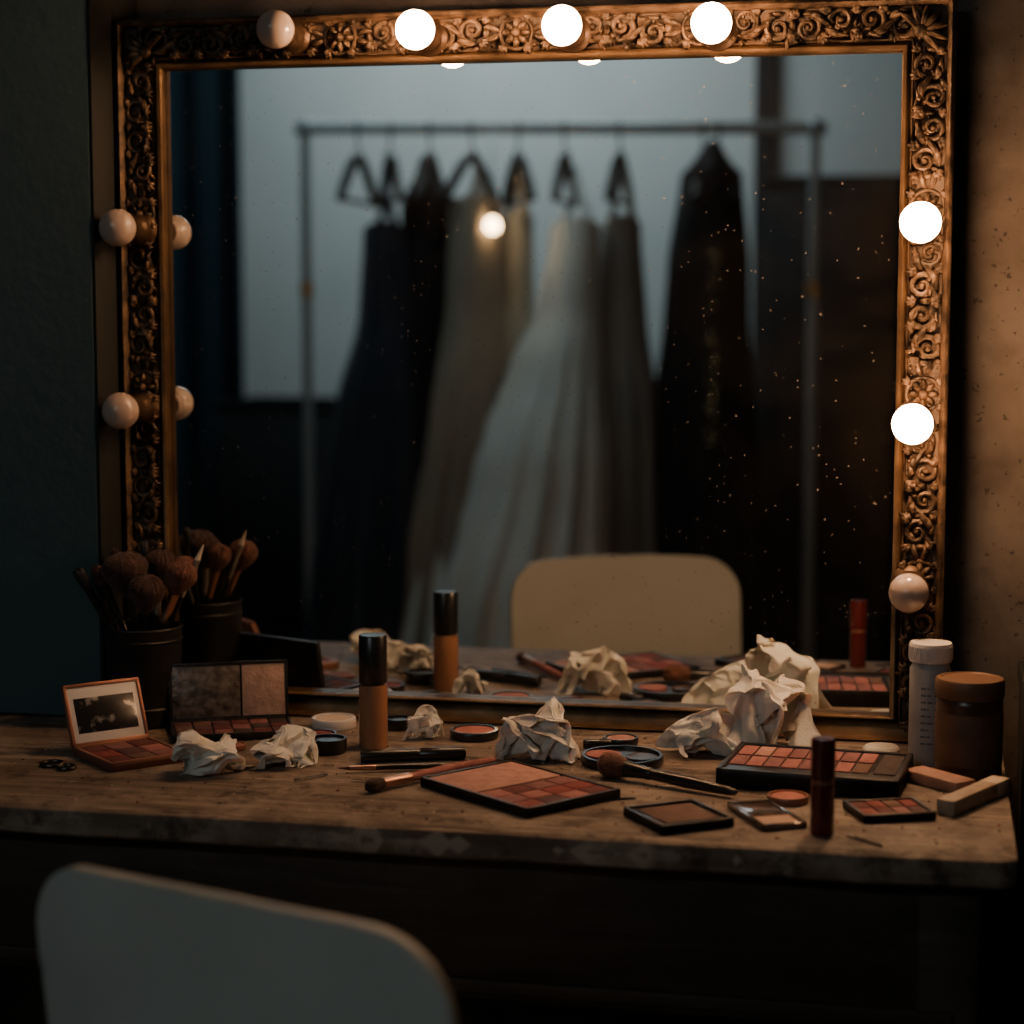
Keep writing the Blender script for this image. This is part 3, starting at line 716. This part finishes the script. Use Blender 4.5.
fn=fabric('navy_satin',(0.005,0.014,0.028),0.6); fb=fabric('black_velvet',(0.004,0.006,0.009),0.9,0.0)
fbe=fabric('beige_chiffon',(0.25,0.205,0.155)); fcr=fabric('cream_satin',(0.32,0.29,0.23)); fw=fabric('white_tulle',(0.54,0.58,0.57)); ft=fabric('taupe_crepe',(0.15,0.14,0.13))
M['seq']=mat('gold_sequin',(0.6,0.42,0.22),0.25,0.9)
def g(u): return (u-305)*0.0028
gown('navy_evening_gown',[(1.43,g(386),0.065,0.14),(1.2,g(388),0.085,0.13),(0.97,g(384),0.13,0.17),(0.5,g(376),0.17,0.22),(0.03,g(368),0.21,0.27)],fn,12,1,0.02)
gown('black_dress',[(1.62,g(428),0.03,0.08),(1.52,g(427),0.075,0.16),(1.25,g(425),0.08,0.16),(0.9,g(420),0.09,0.18),(0.1,g(412),0.11,0.22)],fb,10,2,-0.03,straps=False)
gown('beige_evening_gown',[(1.50,g(476),0.075,0.13),(1.25,g(474),0.080,0.12),(0.95,g(464),0.105,0.17),(0.5,g(446),0.125,0.22),(0.03,g(428),0.15,0.26)],fbe,13,3,0.05)
gown('cream_slip_dress',[(1.47,g(518),0.045,0.12),(1.2,g(514),0.06,0.12),(0.9,g(506),0.08,0.15),(0.2,g(498),0.09,0.18)],fcr,9,4,-0.06)
gown('white_wedding_gown',[(1.44,g(575),0.070,0.13),(1.22,g(568),0.085,0.13),(1.08,g(557),0.125,0.17),(0.8,g(535),0.20,0.26),(0.4,g(507),0.27,0.34),(0.03,g(485),0.33,0.40)],fw,15,5,0.09,amp=0.07)
gown('taupe_dress',[(1.45,g(622),0.055,0.12),(1.2,g(623),0.07,0.12),(0.9,g(628),0.095,0.16),(0.15,g(630),0.11,0.20)],ft,10,6,0.0)
def seq(b,interp):
    rnd=random.Random(4)
    for i in range(80):
        z=rnd.uniform(0.85,1.42); cx,hx,hy=interp(z); x=cx+rnd.gauss(0,0.008)
        b.ell((x,0.02+hy*1.08,z),(0.005,0.005,0.005),'seq',None,6,4)
gown('black_sequin_gown',[(1.655,g(711),0.03,0.07),(1.60,g(711),0.085,0.17),(1.35,g(709),0.115,0.17),(1.2,g(708),0.12,0.16),(0.9,g(706),0.145,0.19),(0.4,g(712),0.19,0.24),(0.03,g(716),0.22,0.28)],fb,14,7,0.02,amp=0.06,straps=False,extra=seq)

b=B(); p=RX@Vector((g(493),0.175,0)); px,py=p.x,p.y; pz=1.452  # bulb and cord made up to stand for a lens-ghost glow
q=RX@Vector((g(493),0.0,0))
b.tube([(q.x,q.y,zr+0.02),(q.x*0.5+px*0.5,q.y*0.5+py*0.5,zr-0.0),(px,py,zr-0.06),(px,py,pz+0.05)],0.0015,'rackm',None,6)
b.lathe([(0,0.021),(0.009,0.021),(0.010,0.025),(0.009,0.050),(0,0.052)],'blackm',T(px,py,pz),20)
M['ghost']=mat('ghost_glow_glass',(1,0.85,0.6),0.3,emit=(1.0,0.62,0.32),estr=26)
b.lathe([(0.007,0.022),(0.010,0.018)]+[(0.020*cos(a),0.020*sin(a)) for a in [radians(55-145*i/14) for i in range(15)]],'ghost',T(px,py,pz),24)
b.make('ghost_glow_bulb')

# ------------------------------------------------------------------ lights
def fill_light(x,y,w,h,power,col,tilt=0):  # fill lamps added out of view to brighten the back wall and gowns
    b=B(); R=Matrix.Rotation(radians(tilt),4,'X')
    b.box((0,0,0),(w+0.06,h+0.06,0.04),'fillcase',0.004,R); b.box((0,0,-0.025),(w,h,0.012),'white',0.002,R)
    if tilt:
        for sx in (-0.4,0.4): b.tube([(sx*w,0,0.01),(sx*w,0,0.19)],0.008,'fillcase')
    zc=2.68 if not tilt else 2.51
    o2=b.make('fill_panel',(x,y,zc))
    l=bpy.data.lights.new('fill_area','AREA'); l.shape='RECTANGLE'; l.size=w; l.size_y=h; l.energy=power; l.color=col
    o=bpy.data.objects.new('fill_area',l); scene.collection.objects.link(o); o.parent=o2
    d=R@Vector((0,0,-0.036)); o.location=d; o.rotation_euler=(radians(tilt),0,0)
fill_light(-1.5,-4.05,1.4,0.3,24,(0.84,0.97,1.0))
fill_light(-1.4,-2.2,1.2,0.3,5.5,(0.68,0.92,1.0),-52)
w=bpy.data.worlds.new('w'); scene.world=w; w.use_nodes=True; w.node_tree.nodes['Background'].inputs[0].default_value=(0.01,0.02,0.025,1)

cam=bpy.data.cameras.new('camera'); co=bpy.data.objects.new('camera',cam); scene.collection.objects.link(co)
co.location=(0,-2.3,1.25); co.rotation_euler=(radians(90-6.05),0,radians(11.9))
cam.lens=2000*36/1024; cam.sensor_width=36; cam.clip_start=0.05
cam.dof.use_dof=True; cam.dof.focus_distance=2.2; cam.dof.aperture_fstop=2.8
scene.camera=co
